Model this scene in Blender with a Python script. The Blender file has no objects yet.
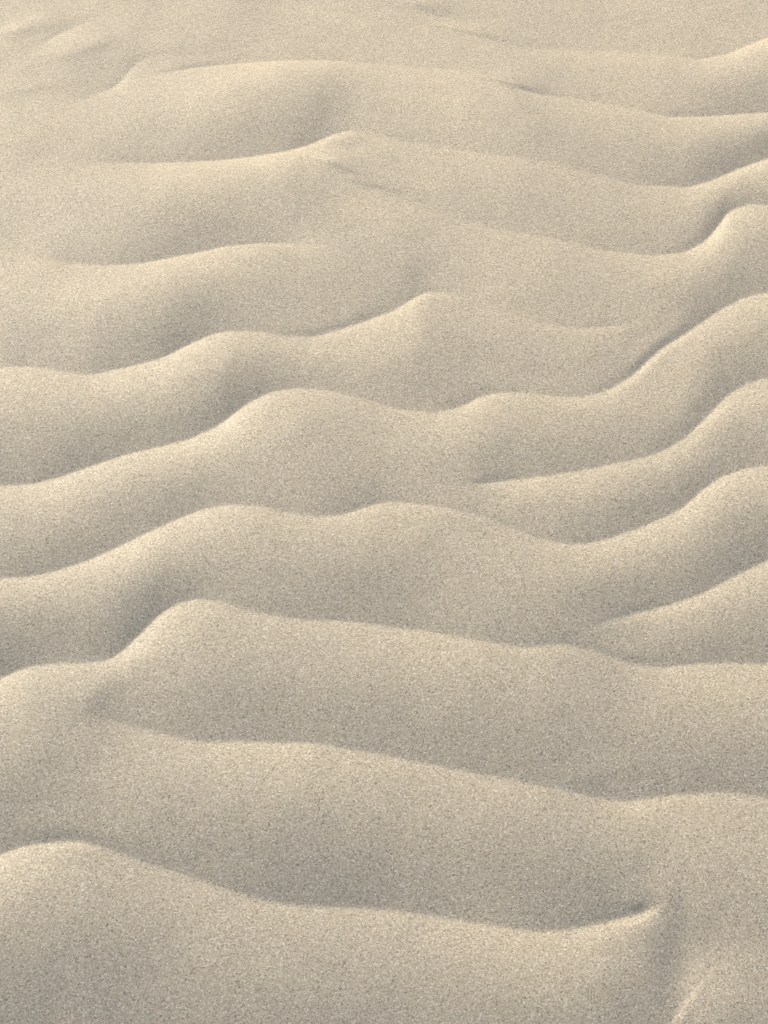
import bpy, math
import numpy as np

# ---------------------------------------------------------------- ripple crest feet
# every row follows the foot of one wind ripple across the beach:
# (x metres, y metres, strength of the ripple there)
LINES = [
    [ (-0.4819, 1.6761, 0.50), (-0.4205, 1.7025, 0.60), (-0.3755, 1.7358, 0.50), (-0.3449, 1.7593, 0.10), (-0.3201, 1.7876, 0.00) ],  # T0
    [ (-0.4012, 1.6424, 0.00), (-0.3726, 1.6701, 0.50), (-0.3538, 1.6943, 0.80), (-0.3187, 1.7232, 0.50), (-0.2817, 1.7400, 0.00) ],  # A
    [ (-0.4587, 1.5346, 0.30), (-0.3997, 1.5560, 0.30), (-0.3704, 1.5706, 0.10), (-0.3453, 1.5798, 0.00) ],  # B0
    [ (-0.1102, 1.9074, 0.40), (-0.0386, 1.8098, 0.30), (0.0000, 1.7766, 0.40), (0.0290, 1.7593, 0.40), (0.0619, 1.7316, 0.40), (0.0995, 1.6984, 0.45), (0.1311, 1.6721, 0.50), (0.1686, 1.6641, 0.50), (0.2118, 1.6641, 0.50), (0.2549, 1.6621, 0.45), (0.2975, 1.6562, 0.55), (0.3397, 1.6483, 0.80), (0.3734, 1.6601, 1.10), (0.3972, 1.6761, 1.20), (0.4188, 1.6902, 1.20), (0.5054, 1.7379, 1.00) ],  # D
    [ (-0.3565, 1.5435, 0.00), (-0.3179, 1.5688, 0.40), (-0.2985, 1.5835, 0.60), (-0.2817, 1.5947, 0.70), (-0.2740, 1.6135, 0.60), (-0.2696, 1.6346, 0.50), (-0.2520, 1.6542, 0.40), (-0.2105, 1.6761, 0.25), (-0.1679, 1.6902, 0.00) ],  # B
    [ (-0.2889, 1.5928, 0.00), (-0.2487, 1.6154, 0.30), (-0.2073, 1.6308, 0.80), (-0.1544, 1.6405, 1.00), (-0.1116, 1.6444, 1.00), (-0.0580, 1.6463, 0.90), (-0.0150, 1.6385, 0.60), (0.0278, 1.6327, 0.50), (0.0704, 1.6269, 0.50), (0.1022, 1.6192, 0.60), (0.1228, 1.6041, 1.10), (0.1533, 1.5798, 1.10), (0.1843, 1.5724, 0.60), (0.2253, 1.5615, 0.50), (0.2657, 1.5470, 0.50), (0.2936, 1.5363, 0.80), (0.3269, 1.5381, 0.90), (0.3690, 1.5435, 0.90), (0.3985, 1.5470, 0.90), (0.4876, 1.5706, 0.80) ],  # C
    [ (-0.3849, 1.4494, 0.00), (-0.2954, 1.4559, 0.35), (-0.2555, 1.4592, 0.70), (-0.2053, 1.4609, 0.80), (-0.1654, 1.4659, 0.90), (-0.1254, 1.4742, 0.90), (-0.0953, 1.4826, 0.90), (-0.0733, 1.4928, 0.90), (-0.0552, 1.5066, 0.80), (-0.0328, 1.5152, 0.60), (-0.0092, 1.5048, 0.50), (0.0163, 1.4945, 0.50), (0.0568, 1.4826, 0.50), (0.0970, 1.4725, 0.45), (0.1569, 1.4592, 0.40), (0.2059, 1.4412, 0.50), (0.2541, 1.4219, 0.60), (0.3035, 1.4203, 0.80), (0.3299, 1.4331, 1.00), (0.3571, 1.4510, 1.20), (0.3874, 1.4675, 1.20), (0.4785, 1.5170, 1.00) ],  # E
    [ (-0.1372, 1.5083, 0.00), (-0.0852, 1.4826, 0.10), (-0.0591, 1.4494, 0.30), (-0.0388, 1.4299, 0.42), (0.0000, 1.4092, 0.50), (0.0547, 1.3781, 0.55), (0.0932, 1.3598, 0.50), (0.1647, 1.3390, 0.50), (0.1975, 1.3258, 0.60), (0.2542, 1.3171, 0.80), (0.2870, 1.3200, 1.00), (0.3089, 1.3360, 1.30), (0.3242, 1.3598, 1.50), (0.3376, 1.3827, 1.40), (0.3596, 1.3935, 1.20), (0.3771, 1.3919, 1.00), (0.4553, 1.3781, 1.00) ],  # F
    [ (-0.4569, 1.3404, 0.35), (-0.3685, 1.3287, 0.30), (-0.3286, 1.3156, 0.50), (-0.2988, 1.3056, 0.80), (-0.2697, 1.2999, 0.90), (-0.2321, 1.3041, 1.00), (-0.1855, 1.3185, 1.00), (-0.1479, 1.3302, 0.90), (-0.1096, 1.3346, 0.80), (-0.0710, 1.3287, 0.50), (-0.0373, 1.3156, 0.20), (0.0057, 1.2970, 0.00) ],  # G
    [ (-0.4299, 1.1741, 0.80), (-0.3654, 1.1666, 0.90), (-0.3203, 1.1678, 0.90), (-0.2926, 1.1628, 1.00), (-0.2650, 1.1579, 1.00), (-0.2297, 1.1666, 1.00), (-0.2033, 1.1766, 1.10), (-0.1818, 1.1932, 1.20), (-0.1598, 1.2074, 1.20), (-0.1417, 1.2126, 1.10), (-0.1141, 1.2126, 0.90), (-0.0908, 1.2048, 0.80), (-0.0660, 1.2048, 0.80), (-0.0405, 1.2152, 1.00), (-0.0130, 1.2284, 1.10), (0.0102, 1.2405, 1.20), (0.0262, 1.2553, 1.20), (0.0413, 1.2677, 1.10), (0.0609, 1.2635, 0.70), (0.0849, 1.2513, 0.40), (0.1078, 1.2405, 0.40), (0.1523, 1.2218, 0.60), (0.1842, 1.2152, 0.70), (0.2260, 1.2205, 0.60), (0.2512, 1.2338, 0.20), (0.2759, 1.2485, 0.00) ],  # H
    [ (-0.4056, 1.0175, 1.00), (-0.3469, 1.0263, 1.00), (-0.3044, 1.0306, 1.00), (-0.2794, 1.0384, 1.00), (-0.2464, 1.0540, 1.00), (-0.2127, 1.0676, 1.00), (-0.1699, 1.0802, 1.10), (-0.1445, 1.0964, 1.20), (-0.1236, 1.1201, 1.30), (-0.1019, 1.1358, 1.20), (-0.0753, 1.1419, 1.00), (-0.0393, 1.1358, 0.70), (-0.0125, 1.1249, 0.60), (0.0142, 1.1153, 0.70), (0.0452, 1.1117, 0.70), (0.0720, 1.1189, 0.90), (0.0839, 1.1297, 1.00), (0.1010, 1.1358, 0.90), (0.1305, 1.1346, 0.80), (0.1571, 1.1309, 0.80), (0.1794, 1.1309, 0.90), (0.2024, 1.1394, 1.00), (0.2264, 1.1591, 1.20), (0.2517, 1.1894, 1.30), (0.2816, 1.2139, 1.20), (0.3073, 1.2378, 1.20), (0.3378, 1.2594, 1.10), (0.3601, 1.2649, 1.00), (0.4387, 1.2760, 1.00) ],  # I
    [ (0.0524, 1.0263, 0.00), (0.0773, 1.0285, 0.60), (0.0912, 1.0317, 0.90), (0.1171, 1.0351, 0.95), (0.1424, 1.0395, 0.90), (0.1861, 1.0484, 1.00), (0.2349, 1.0619, 1.00), (0.2627, 1.0790, 1.20), (0.2826, 1.1023, 1.30), (0.3084, 1.1346, 1.20), (0.3326, 1.1504, 1.00), (0.3522, 1.1554, 1.00), (0.4211, 1.1641, 1.00) ],  # J
    [ (-0.3913, 0.9203, 0.90), (-0.3348, 0.9312, 1.00), (-0.3000, 0.9312, 1.00), (-0.2772, 0.9352, 1.00), (-0.2453, 0.9493, 1.00), (-0.2134, 0.9678, 0.95), (-0.1812, 0.9887, 0.95), (-0.1565, 1.0014, 0.95), (-0.1313, 1.0068, 1.00), (-0.1056, 1.0046, 0.80), (-0.0798, 0.9971, 0.70), (-0.0543, 0.9929, 0.80), (-0.0289, 0.9982, 0.90), (-0.0077, 1.0078, 0.90), (0.0137, 1.0100, 0.80), (0.0392, 1.0068, 0.70), (0.0806, 0.9950, 0.60), (0.1262, 0.9719, 0.70), (0.1636, 0.9637, 0.90), (0.1892, 0.9709, 1.00), (0.2206, 0.9845, 1.10), (0.2509, 1.0014, 1.20), (0.2708, 1.0208, 1.30), (0.2897, 1.0373, 1.20), (0.3125, 1.0484, 1.00), (0.3389, 1.0517, 1.00), (0.4039, 1.0517, 1.00) ],  # K
    [ (0.1429, 0.8758, 0.00), (0.1635, 0.8815, 0.30), (0.1836, 0.8892, 0.65), (0.2096, 0.8978, 0.90), (0.2297, 0.9036, 1.00), (0.2551, 0.9124, 1.10), (0.2903, 0.9332, 1.10), (0.3204, 0.9493, 1.00), (0.3935, 0.9813, 1.00) ],  # L
    [ (-0.3740, 0.7990, 1.00), (-0.3294, 0.8213, 1.00), (-0.2996, 0.8395, 1.10), (-0.2842, 0.8459, 1.00), (-0.2605, 0.8496, 0.90), (-0.2363, 0.8487, 0.90), (-0.2221, 0.8524, 1.00), (-0.2093, 0.8626, 0.85), (-0.1945, 0.8815, 0.85), (-0.1794, 0.8998, 0.95), (-0.1659, 0.9075, 1.10), (-0.1513, 0.9105, 1.00), (-0.1306, 0.9066, 0.90), (-0.1014, 0.8959, 0.80), (-0.0686, 0.8901, 0.80), (-0.0277, 0.8882, 0.80), (0.0000, 0.8844, 0.80), (0.0406, 0.8787, 0.75), (0.0810, 0.8692, 0.75), (0.1132, 0.8636, 0.80), (0.1497, 0.8673, 0.70), (0.1743, 0.8589, 0.70), (0.1978, 0.8496, 0.80), (0.2208, 0.8459, 0.80), (0.2614, 0.8505, 0.90), (0.3143, 0.8487, 0.90), (0.3739, 0.8441, 0.90) ],  # M
    [ (-0.2578, 0.8213, 0.00), (-0.2326, 0.8061, 0.30), (-0.2202, 0.7999, 0.60), (-0.2080, 0.7946, 0.60), (-0.1841, 0.7902, 0.70), (-0.1640, 0.7832, 0.80), (-0.1402, 0.7780, 0.90), (-0.1050, 0.7789, 0.95), (-0.0579, 0.7780, 0.90), (0.0000, 0.7676, 0.80), (0.0582, 0.7548, 0.80), (0.0967, 0.7464, 0.80), (0.1351, 0.7388, 0.80), (0.1701, 0.7313, 0.80), (0.1884, 0.7288, 0.90), (0.2125, 0.7330, 1.00), (0.2621, 0.7363, 1.00), (0.3008, 0.7305, 0.90), (0.3569, 0.7181, 0.90) ],  # N
    [ (-0.3540, 0.6502, 1.00), (-0.3117, 0.6721, 1.10), (-0.2904, 0.6840, 1.10), (-0.2723, 0.6921, 1.00), (-0.2536, 0.6945, 1.00), (-0.2309, 0.6953, 0.90), (-0.2114, 0.6896, 0.85), (-0.1919, 0.6817, 0.80), (-0.1573, 0.6713, 0.80), (-0.1191, 0.6580, 0.80), (-0.0926, 0.6494, 0.90), (-0.0626, 0.6456, 0.90), (-0.0253, 0.6440, 0.90), (0.0119, 0.6409, 0.90), (0.0490, 0.6348, 0.90), (0.0859, 0.6287, 0.90), (0.1154, 0.6256, 0.90), (0.1414, 0.6272, 1.00), (0.1677, 0.6333, 1.10), (0.1903, 0.6379, 1.00), (0.1995, 0.6417, 0.70), (0.2133, 0.6471, 0.00), (0.2249, 0.6518, 0.00) ],  # O
    [ (0.1508, 0.4704, 1.00), (0.1822, 0.5216, 1.50), (0.2071, 0.5577, 1.50), (0.2175, 0.5707, 1.40), (0.2266, 0.5838, 1.10), (0.2378, 0.5949, 0.50), (0.2618, 0.6083, 0.00) ],  # P
    [ (-0.3397, 0.5392, 1.00), (-0.2759, 0.5463, 1.00), (-0.2036, 0.5406, 1.00), (-0.0598, 0.5216, 0.90), (0.0821, 0.5078, 0.90), (0.2235, 0.5043, 0.90), (0.3287, 0.4975, 0.90) ],  # Q
]
# soft local swells: x, y, half-length, half-width, turn in degrees, height
SWELLS = [
    (-0.0398, 1.4980, 0.0227, 0.0103, 5, 0.00100),
    (0.2227, 0.5986, 0.0444, 0.0259, -100, -0.00750),
    (0.2374, 0.5664, 0.0330, 0.0128, -116, 0.00180),
    (-0.1818, 0.9352, 0.0332, 0.0270, 40, 0.00100),
    (-0.2100, 0.8720, 0.0243, 0.0142, 38, -0.00070),
    (-0.0563, 1.5615, 0.0359, 0.0264, 20, -0.00100),
    (0.0627, 1.7701, 0.0915, 0.0200, -20, 0.00220),
    (-0.2323, 0.8204, 0.0223, 0.0169, 60, 0.00220),
    (0.0379, 1.7571, 0.0455, 0.0100, -22, 0.00300),
    (0.0996, 1.7004, 0.0401, 0.0097, -24, 0.00200),
    (0.1351, 1.5965, 0.0321, 0.0094, -24, 0.00320),
    (-0.0482, 1.4526, 0.0263, 0.0089, -30, 0.00320),
    (-0.0079, 1.4219, 0.0441, 0.0088, -20, 0.00130),
    (0.3786, 1.4997, 0.0227, 0.0129, 35, 0.00120),
    (-0.3882, 1.7066, 0.0447, 0.0126, 25, 0.00160),
    (-0.3234, 1.6661, 0.0385, 0.0137, 30, 0.00160),
    (-0.2318, 1.6701, 0.0496, 0.0124, 15, 0.00120),
    (-0.3728, 1.5891, 0.0427, 0.0133, 25, 0.00120),
    (-0.3291, 1.4013, 0.0596, 0.0174, 15, 0.00080),
]

# ---------------------------------------------------------------- grid
def axis(lo, hi, step, far, grow):
    core = np.arange(lo, hi + step / 2, step)
    ext, d, s = [], 0.0, step
    while d < far:
        s *= grow
        d += s
        ext.append(d)
    ext = np.array(ext)
    return np.concatenate([(core[0] - ext)[::-1], core, core[-1] + ext])

XS = axis(-0.56, 0.56, 0.00135, 60.0, 1.06)
YS = axis(0.44, 1.92, 0.00150, 60.0, 1.06)
NX, NY = len(XS), len(YS)
X, Y = np.meshgrid(XS, YS)

def hash2(ix, iy, seed):
    n = (ix.astype(np.int64) * 374761393 + iy.astype(np.int64) * 668265263 + seed * 974634777) & 0xffffffff
    n = ((n ^ (n >> 13)) * 1274126177) & 0xffffffff
    n = n ^ (n >> 16)
    return (n & 0xffffff) / float(0xffffff)

def vnoise(x, y, seed):
    ix, iy = np.floor(x), np.floor(y)
    fx, fy = x - ix, y - iy
    fx = fx * fx * fx * (fx * (fx * 6 - 15) + 10)
    fy = fy * fy * fy * (fy * (fy * 6 - 15) + 10)
    a, b = hash2(ix, iy, seed), hash2(ix + 1, iy, seed)
    c, d = hash2(ix, iy + 1, seed), hash2(ix + 1, iy + 1, seed)
    return ((a + (b - a) * fx) * (1 - fy) + (c + (d - c) * fx) * fy) * 2 - 1

def fbm(x, y, size, seed, octaves=3):
    r, amp = 0.0, 1.0
    for k in range(octaves):
        a = 0.7 + k
        xx = (x * math.cos(a) - y * math.sin(a)) / size
        yy = (x * math.sin(a) + y * math.cos(a)) / size
        r = r + amp * vnoise(xx, yy, seed + k)
        amp *= 0.5
        size *= 0.5
    return r

def smooth01(t):
    t = np.clip(t, 0, 1)
    return t * t * (3 - 2 * t)

# ---------------------------------------------------------------- traced ripples
DX = 0.001
xd = np.arange(-0.9, 0.9, DX)
def gauss1(v, sigma):
    n = int(3 * sigma / DX) + 1
    k = np.exp(-0.5 * (np.arange(-n, n + 1) * DX / sigma) ** 2)
    k /= k.sum()
    return np.convolve(np.pad(v, n, mode='edge'), k, mode='valid')

F, A, AW, SL, a0s = [], [], [], [], []
for ln in LINES:
    p = np.array(ln)
    f = gauss1(np.interp(xd, p[:, 0], p[:, 1]), 0.0042)
    a0 = np.interp(xd, p[:, 0], p[:, 2])
    a0s.append(np.clip(a0, 0, 0.8)); F.append(f); A.append(gauss1(a0, 0.006)); AW.append(gauss1(a0, 0.03))
    SL.append(gauss1(np.gradient(f, DX), 0.006))
N = len(LINES)

RISE_K = 0.070       # height of a ripple over its width
SKEW = 0.85
def softclip(t, s):
    return 0.5 * (t + np.sqrt(t * t + s * s))

H = np.zeros_like(X)
OPEN = np.ones_like(X)      # 1 away from every ripple foot
ENDS = np.zeros_like(X)     # 1 where a ripple dies out
wig = fbm(X, Y, 0.05, 11, 3) * 0.0006 + fbm(X, Y, 0.014, 31, 2) * 0.00025
for i in range(N):
    rem = np.ones_like(xd); spans = []
    for j in range(i + 1, N):
        if j == N - 2: continue          # the short side ripple cuts into a longer one
        aj = smooth01(gauss1(np.clip(A[j] * 1.3, 0, 1), 0.023)) * smooth01((F[i] - F[j] - 0.001) / 0.012)
        if (rem * aj).max() > 0.004:
            spans.append((rem * aj, np.clip(F[i] - F[j], 0.015, 0.3)))
        rem = rem * (1 - aj)
    spans.append((rem, np.full_like(xd, 0.13)))
    fi = np.interp(XS, xd, F[i]); ai = np.interp(XS, xd, A[i])
    aw = np.interp(XS, xd, AW[i]); si = np.interp(XS, xd, SL[i])
    dv = fi[None, :] + wig - Y
    d = dv / np.sqrt(1 + si * si)[None, :]
    near = np.clip(ai * 1.2, 0, 1)[None, :] * np.exp(-(d / 0.012) ** 2)
    OPEN *= 1 - near
    ends = np.clip(gauss1(np.abs(np.gradient(a0s[i], DX)), 0.018) / 14.0, 0, 1)
    ends = np.interp(XS, xd, ends)
    ENDS = np.maximum(ENDS, ends[None, :] * smooth01((dv + 0.035) / 0.03) * (1 - smooth01((dv - 0.10) / 0.05)))
    m = smooth01(d / 0.03)
    strength = RISE_K * (ai[None, :] * (1 - m) + aw[None, :] * m) * (dv > 0)
    strength = strength / (1 + np.interp(XS, xd, gauss1(SL[i] ** 2, 0.05)))[None, :] ** 1.15
    strength *= 1 + 0.18 * smooth01((Y - 1.2) / 0.25)
    # steep lit side at the foot, round back, long shaded flank down to the next foot
    for wgt, gap in spans:
        wi = np.interp(XS, xd, wgt)
        cols = np.nonzero(wi > 0.002)[0]
        if len(cols) == 0: continue
        c0, c1 = cols[0], cols[-1] + 1
        gi = np.interp(XS[c0:c1], xd, gap)
        t = np.clip(dv[:, c0:c1] / gi[None, :], 0, 1)
        hump = np.sin(math.pi * softclip(t, 0.006) ** SKEW)
        H[:, c0:c1] += strength[:, c0:c1] * (wi[c0:c1] * np.clip(gi, 0.02, 0.15))[None, :] * hump

def blur(h, sig):
    n = int(3 * sig) + 1
    k = np.exp(-0.5 * (np.arange(-n, n + 1) / sig) ** 2); k /= k.sum()
    for ax in (0, 1):
        p = [(0, 0), (0, 0)]; p[ax] = (n, n)
        q = np.pad(h, p, mode='edge'); r = np.zeros_like(h)
        for m in range(2 * n + 1):
            r += k[m] * (q[m:m + h.shape[0], :] if ax == 0 else q[:, m:m + h.shape[1]])
        h = r
    return h
# ripples melt into the sand where they die out
gate = lambda e: blur(smooth01(e * 1.3), 6)
OPEN = OPEN * gate(ENDS)
for k in range(2):
    H = H * (1 - OPEN) + blur(H, 12) * OPEN

for (sx, sy, rl, rw, ang, amp) in SWELLS:
    c, s = math.cos(math.radians(ang)), math.sin(math.radians(ang))
    u = ((X - sx) * c + (Y - sy) * s) / rl
    v = (-(X - sx) * s + (Y - sy) * c) / rw
    v = np.where(v > 0, v / 2.0, v * (2.2 if rw < 0.010 else 1.0))       # one side steeper than the other
    H += amp * np.exp(-(u * u + v * v))

# ---------------------------------------------------------------- the rest of the beach
ph = Y / 0.118 + 0.55 * fbm(X, Y, 0.45, 5, 3) + 0.35 * np.sin(X * 9.0 + 1.3 * vnoise(X * 2, Y * 2, 8))
fr = 1 - (ph - np.floor(ph))
amp = 0.0075 * (0.75 + 0.5 * fbm(X, Y, 0.3, 77, 2))
G = amp * 1.3 * np.sin(math.pi * fr ** SKEW)
dist = np.sqrt(X * X + (Y - 1) ** 2)
G *= 1 - smooth01((dist - 6) / 20)
side = np.abs(X) - (0.27 + (Y - 0.543) * 0.124)
out = np.maximum(np.maximum(side, 0.543 - Y), Y - 1.80)
w = smooth01((out - 0.035) / 0.07)
H = H * (1 - w) + G * w

# broad unevenness
H += 0.0016 * fbm(X, Y, 0.22, 3, 2) * (1 - smooth01((dist - 3) / 6))
H += 0.0003 * fbm(X, Y, 0.07, 41, 2) * (1 - smooth01((dist - 3) / 3))
H += 0.00016 * fbm(X, Y, 0.02, 21, 2) * (1 - smooth01((dist - 1.5) / 2))
H += 0.25 * vnoise(X / 14, Y / 14, 91) * smooth01((dist - 5) / 20)

# wind and gravity round the edges off: a small blur over the grid
H = blur(H, 0.65)
yy = Y - 1.05
H += np.where(yy < 0, -0.150, -0.120) * yy * yy / (1 + yy * yy * 0.3)

# ---------------------------------------------------------------- mesh
me = bpy.data.meshes.new('sand')
co = np.stack([X, Y, H], axis=-1).reshape(-1, 3).astype(np.float32)
idx = np.arange(NX * NY).reshape(NY, NX)
q = np.stack([idx[:-1, :-1], idx[:-1, 1:], idx[1:, 1:], idx[1:, :-1]], axis=-1).reshape(-1).astype(np.int32)
nf = len(q) // 4
me.vertices.add(len(co)); me.vertices.foreach_set('co', co.ravel())
me.loops.add(len(q)); me.loops.foreach_set('vertex_index', q)
me.polygons.add(nf)
me.polygons.foreach_set('loop_start', np.arange(0, nf * 4, 4, dtype=np.int32))
me.polygons.foreach_set('use_smooth', np.ones(nf, dtype=bool))
me.update(calc_edges=True)
sand = bpy.data.objects.new('sand', me)
bpy.context.scene.collection.objects.link(sand)
sand['kind'] = 'structure'
sand['label'] = 'dry pale beach sand blown into wavy ripples'
sand['category'] = 'sand'

# ---------------------------------------------------------------- sand material
mat = bpy.data.materials.new('dry_sand'); mat.use_nodes = True
nt = mat.node_tree; nt.nodes.clear()
def nd(t, **kw):
    n = nt.nodes.new(t)
    for k, v in kw.items(): setattr(n, k, v)
    return n
def lk(a, b): nt.links.new(a, b)
outn = nd('ShaderNodeOutputMaterial'); bs = nd('ShaderNodeBsdfPrincipled')
lk(bs.outputs[0], outn.inputs[0])
geo = nd('ShaderNodeNewGeometry')
def voro(scale):
    v = nd('ShaderNodeTexVoronoi'); v.voronoi_dimensions = '3D'; v.feature = 'F1'
    v.inputs['Scale'].default_value = scale
    lk(geo.outputs['Position'], v.inputs['Vector']); return v
def ramp(fac, stops, interp='LINEAR'):
    r = nd('ShaderNodeValToRGB'); r.color_ramp.interpolation = interp
    e = r.color_ramp.elements
    while len(e) < len(stops): e.new(0.5)
    for k, (p, c) in enumerate(stops):
        e[k].position = p; e[k].color = (*c, 1)
    lk(fac, r.inputs[0]); return r
def mixc(fac, a, b, mode='MIX'):
    m = nd('ShaderNodeMix', data_type='RGBA', blend_type=mode)
    if isinstance(fac, (int, float)): m.inputs[0].default_value = fac
    else: lk(fac, m.inputs[0])
    for s, v in ((6, a), (7, b)):
        if isinstance(v, tuple): m.inputs[s].default_value = (*v, 1)
        else: lk(v, m.inputs[s])
    return m.outputs[2]
v1 = voro(950.0)                      # single grains, about a millimetre
v2 = voro(1700.0)                     # finer grains
s1 = nd('ShaderNodeSeparateColor'); lk(v1.outputs['Color'], s1.inputs[0])
s2 = nd('ShaderNodeSeparateColor'); lk(v2.outputs['Color'], s2.inputs[0])
BASE = (0.560, 0.477, 0.353)
def tone(k, r=1.0, b=1.0): return (min(BASE[0] * k * r, .9), min(BASE[1] * k, .9), min(BASE[2] * k * b, .9))
r1 = ramp(s1.outputs[0], [(0.0, tone(.10, 1.0, 1.05)), (0.03, tone(.45)), (0.10, tone(.62)), (0.35, tone(.92, 1.03, .95)),
                          (0.62, tone(1.04)), (0.88, tone(1.3, .98, 1.05)), (1.0, tone(1.75, .95, 1.2))])
r2 = ramp(s2.outputs[1], [(0.0, tone(.60)), (0.3, tone(.92)), (0.7, tone(1.06, 1.02, .96)), (1.0, tone(1.35, .97, 1.12))])
col = mixc(0.42, r1.outputs[0], r2.outputs[0])
nz = nd('ShaderNodeTexNoise'); nz.inputs['Scale'].default_value = 9.0; nz.inputs['Detail'].default_value = 4
lk(geo.outputs['Position'], nz.inputs['Vector'])
rz = ramp(nz.outputs[0], [(0.3, (.93, .935, .95)), (0.7, (1.05, 1.045, 1.03))])
col = mixc(1.0, col, rz.outputs[0], 'MULTIPLY')
lk(col, bs.inputs['Base Color'])
bs.inputs['Roughness'].default_value = 0.58
bs.inputs['Specular IOR Level'].default_value = 0.5
# grain relief
nb = nd('ShaderNodeTexNoise'); nb.inputs['Scale'].default_value = 900.0; nb.inputs['Detail'].default_value = 2
lk(geo.outputs['Position'], nb.inputs['Vector'])
b1 = nd('ShaderNodeBump'); b1.inputs['Strength'].default_value = 0.5; b1.inputs['Distance'].default_value = 0.00032
b1.invert = True
lk(v1.outputs['Distance'], b1.inputs['Height'])
b2 = nd('ShaderNodeBump'); b2.inputs['Strength'].default_value = 0.35; b2.inputs['Distance'].default_value = 0.0007
lk(nb.outputs[0], b2.inputs['Height']); lk(b1.outputs[0], b2.inputs['Normal'])
lk(b2.outputs[0], bs.inputs['Normal'])
me.materials.append(mat)

# ---------------------------------------------------------------- light
SUN_EL = math.radians(27.0)
SUN_AZ = math.radians(-40.0)          # clockwise from +Y (north); the sun stands beyond the ripples, to the left
sc = bpy.context.scene
wd = bpy.data.worlds.new('World'); sc.world = wd; wd.use_nodes = True
wn = wd.node_tree; bg = wn.nodes['Background']
sky = wn.nodes.new('ShaderNodeTexSky'); sky.sky_type = 'NISHITA'; sky.sun_disc = False
sky.sun_elevation = SUN_EL; sky.sun_rotation = SUN_AZ
wn.links.new(sky.outputs[0], bg.inputs[0]); bg.inputs[1].default_value = 0.10
ld = bpy.data.lights.new('sun', 'SUN'); ld.energy = 3.6; ld.angle = math.radians(0.5); ld.color = (1.0, 0.898, 0.71)
lo = bpy.data.objects.new('sun', ld); sc.collection.objects.link(lo)
from mathutils import Vector
sd = Vector((math.sin(SUN_AZ) * math.cos(SUN_EL), math.cos(SUN_AZ) * math.cos(SUN_EL), math.sin(SUN_EL)))
lo.rotation_euler = sd.to_track_quat('Z', 'Y').to_euler(); lo.location = sd * 5

# ---------------------------------------------------------------- camera
cd = bpy.data.cameras.new('camera'); cam = bpy.data.objects.new('camera', cd)
sc.collection.objects.link(cam); sc.camera = cam
cam.location = (0, 0, 1.28); cam.rotation_euler = (math.radians(90 - 52), 0, 0)
cd.sensor_fit = 'VERTICAL'; cd.sensor_height = 24; cd.angle_y = math.radians(30)
cd.clip_start = 0.01; cd.clip_end = 500
sc.view_settings.view_transform = 'Standard'; sc.view_settings.look = 'None'
sc.view_settings.gamma = 1; sc.view_settings.exposure = 0.45
sc.cycles.filter_width = 1.1
sc.render.resolution_x = 768; sc.render.resolution_y = 1024
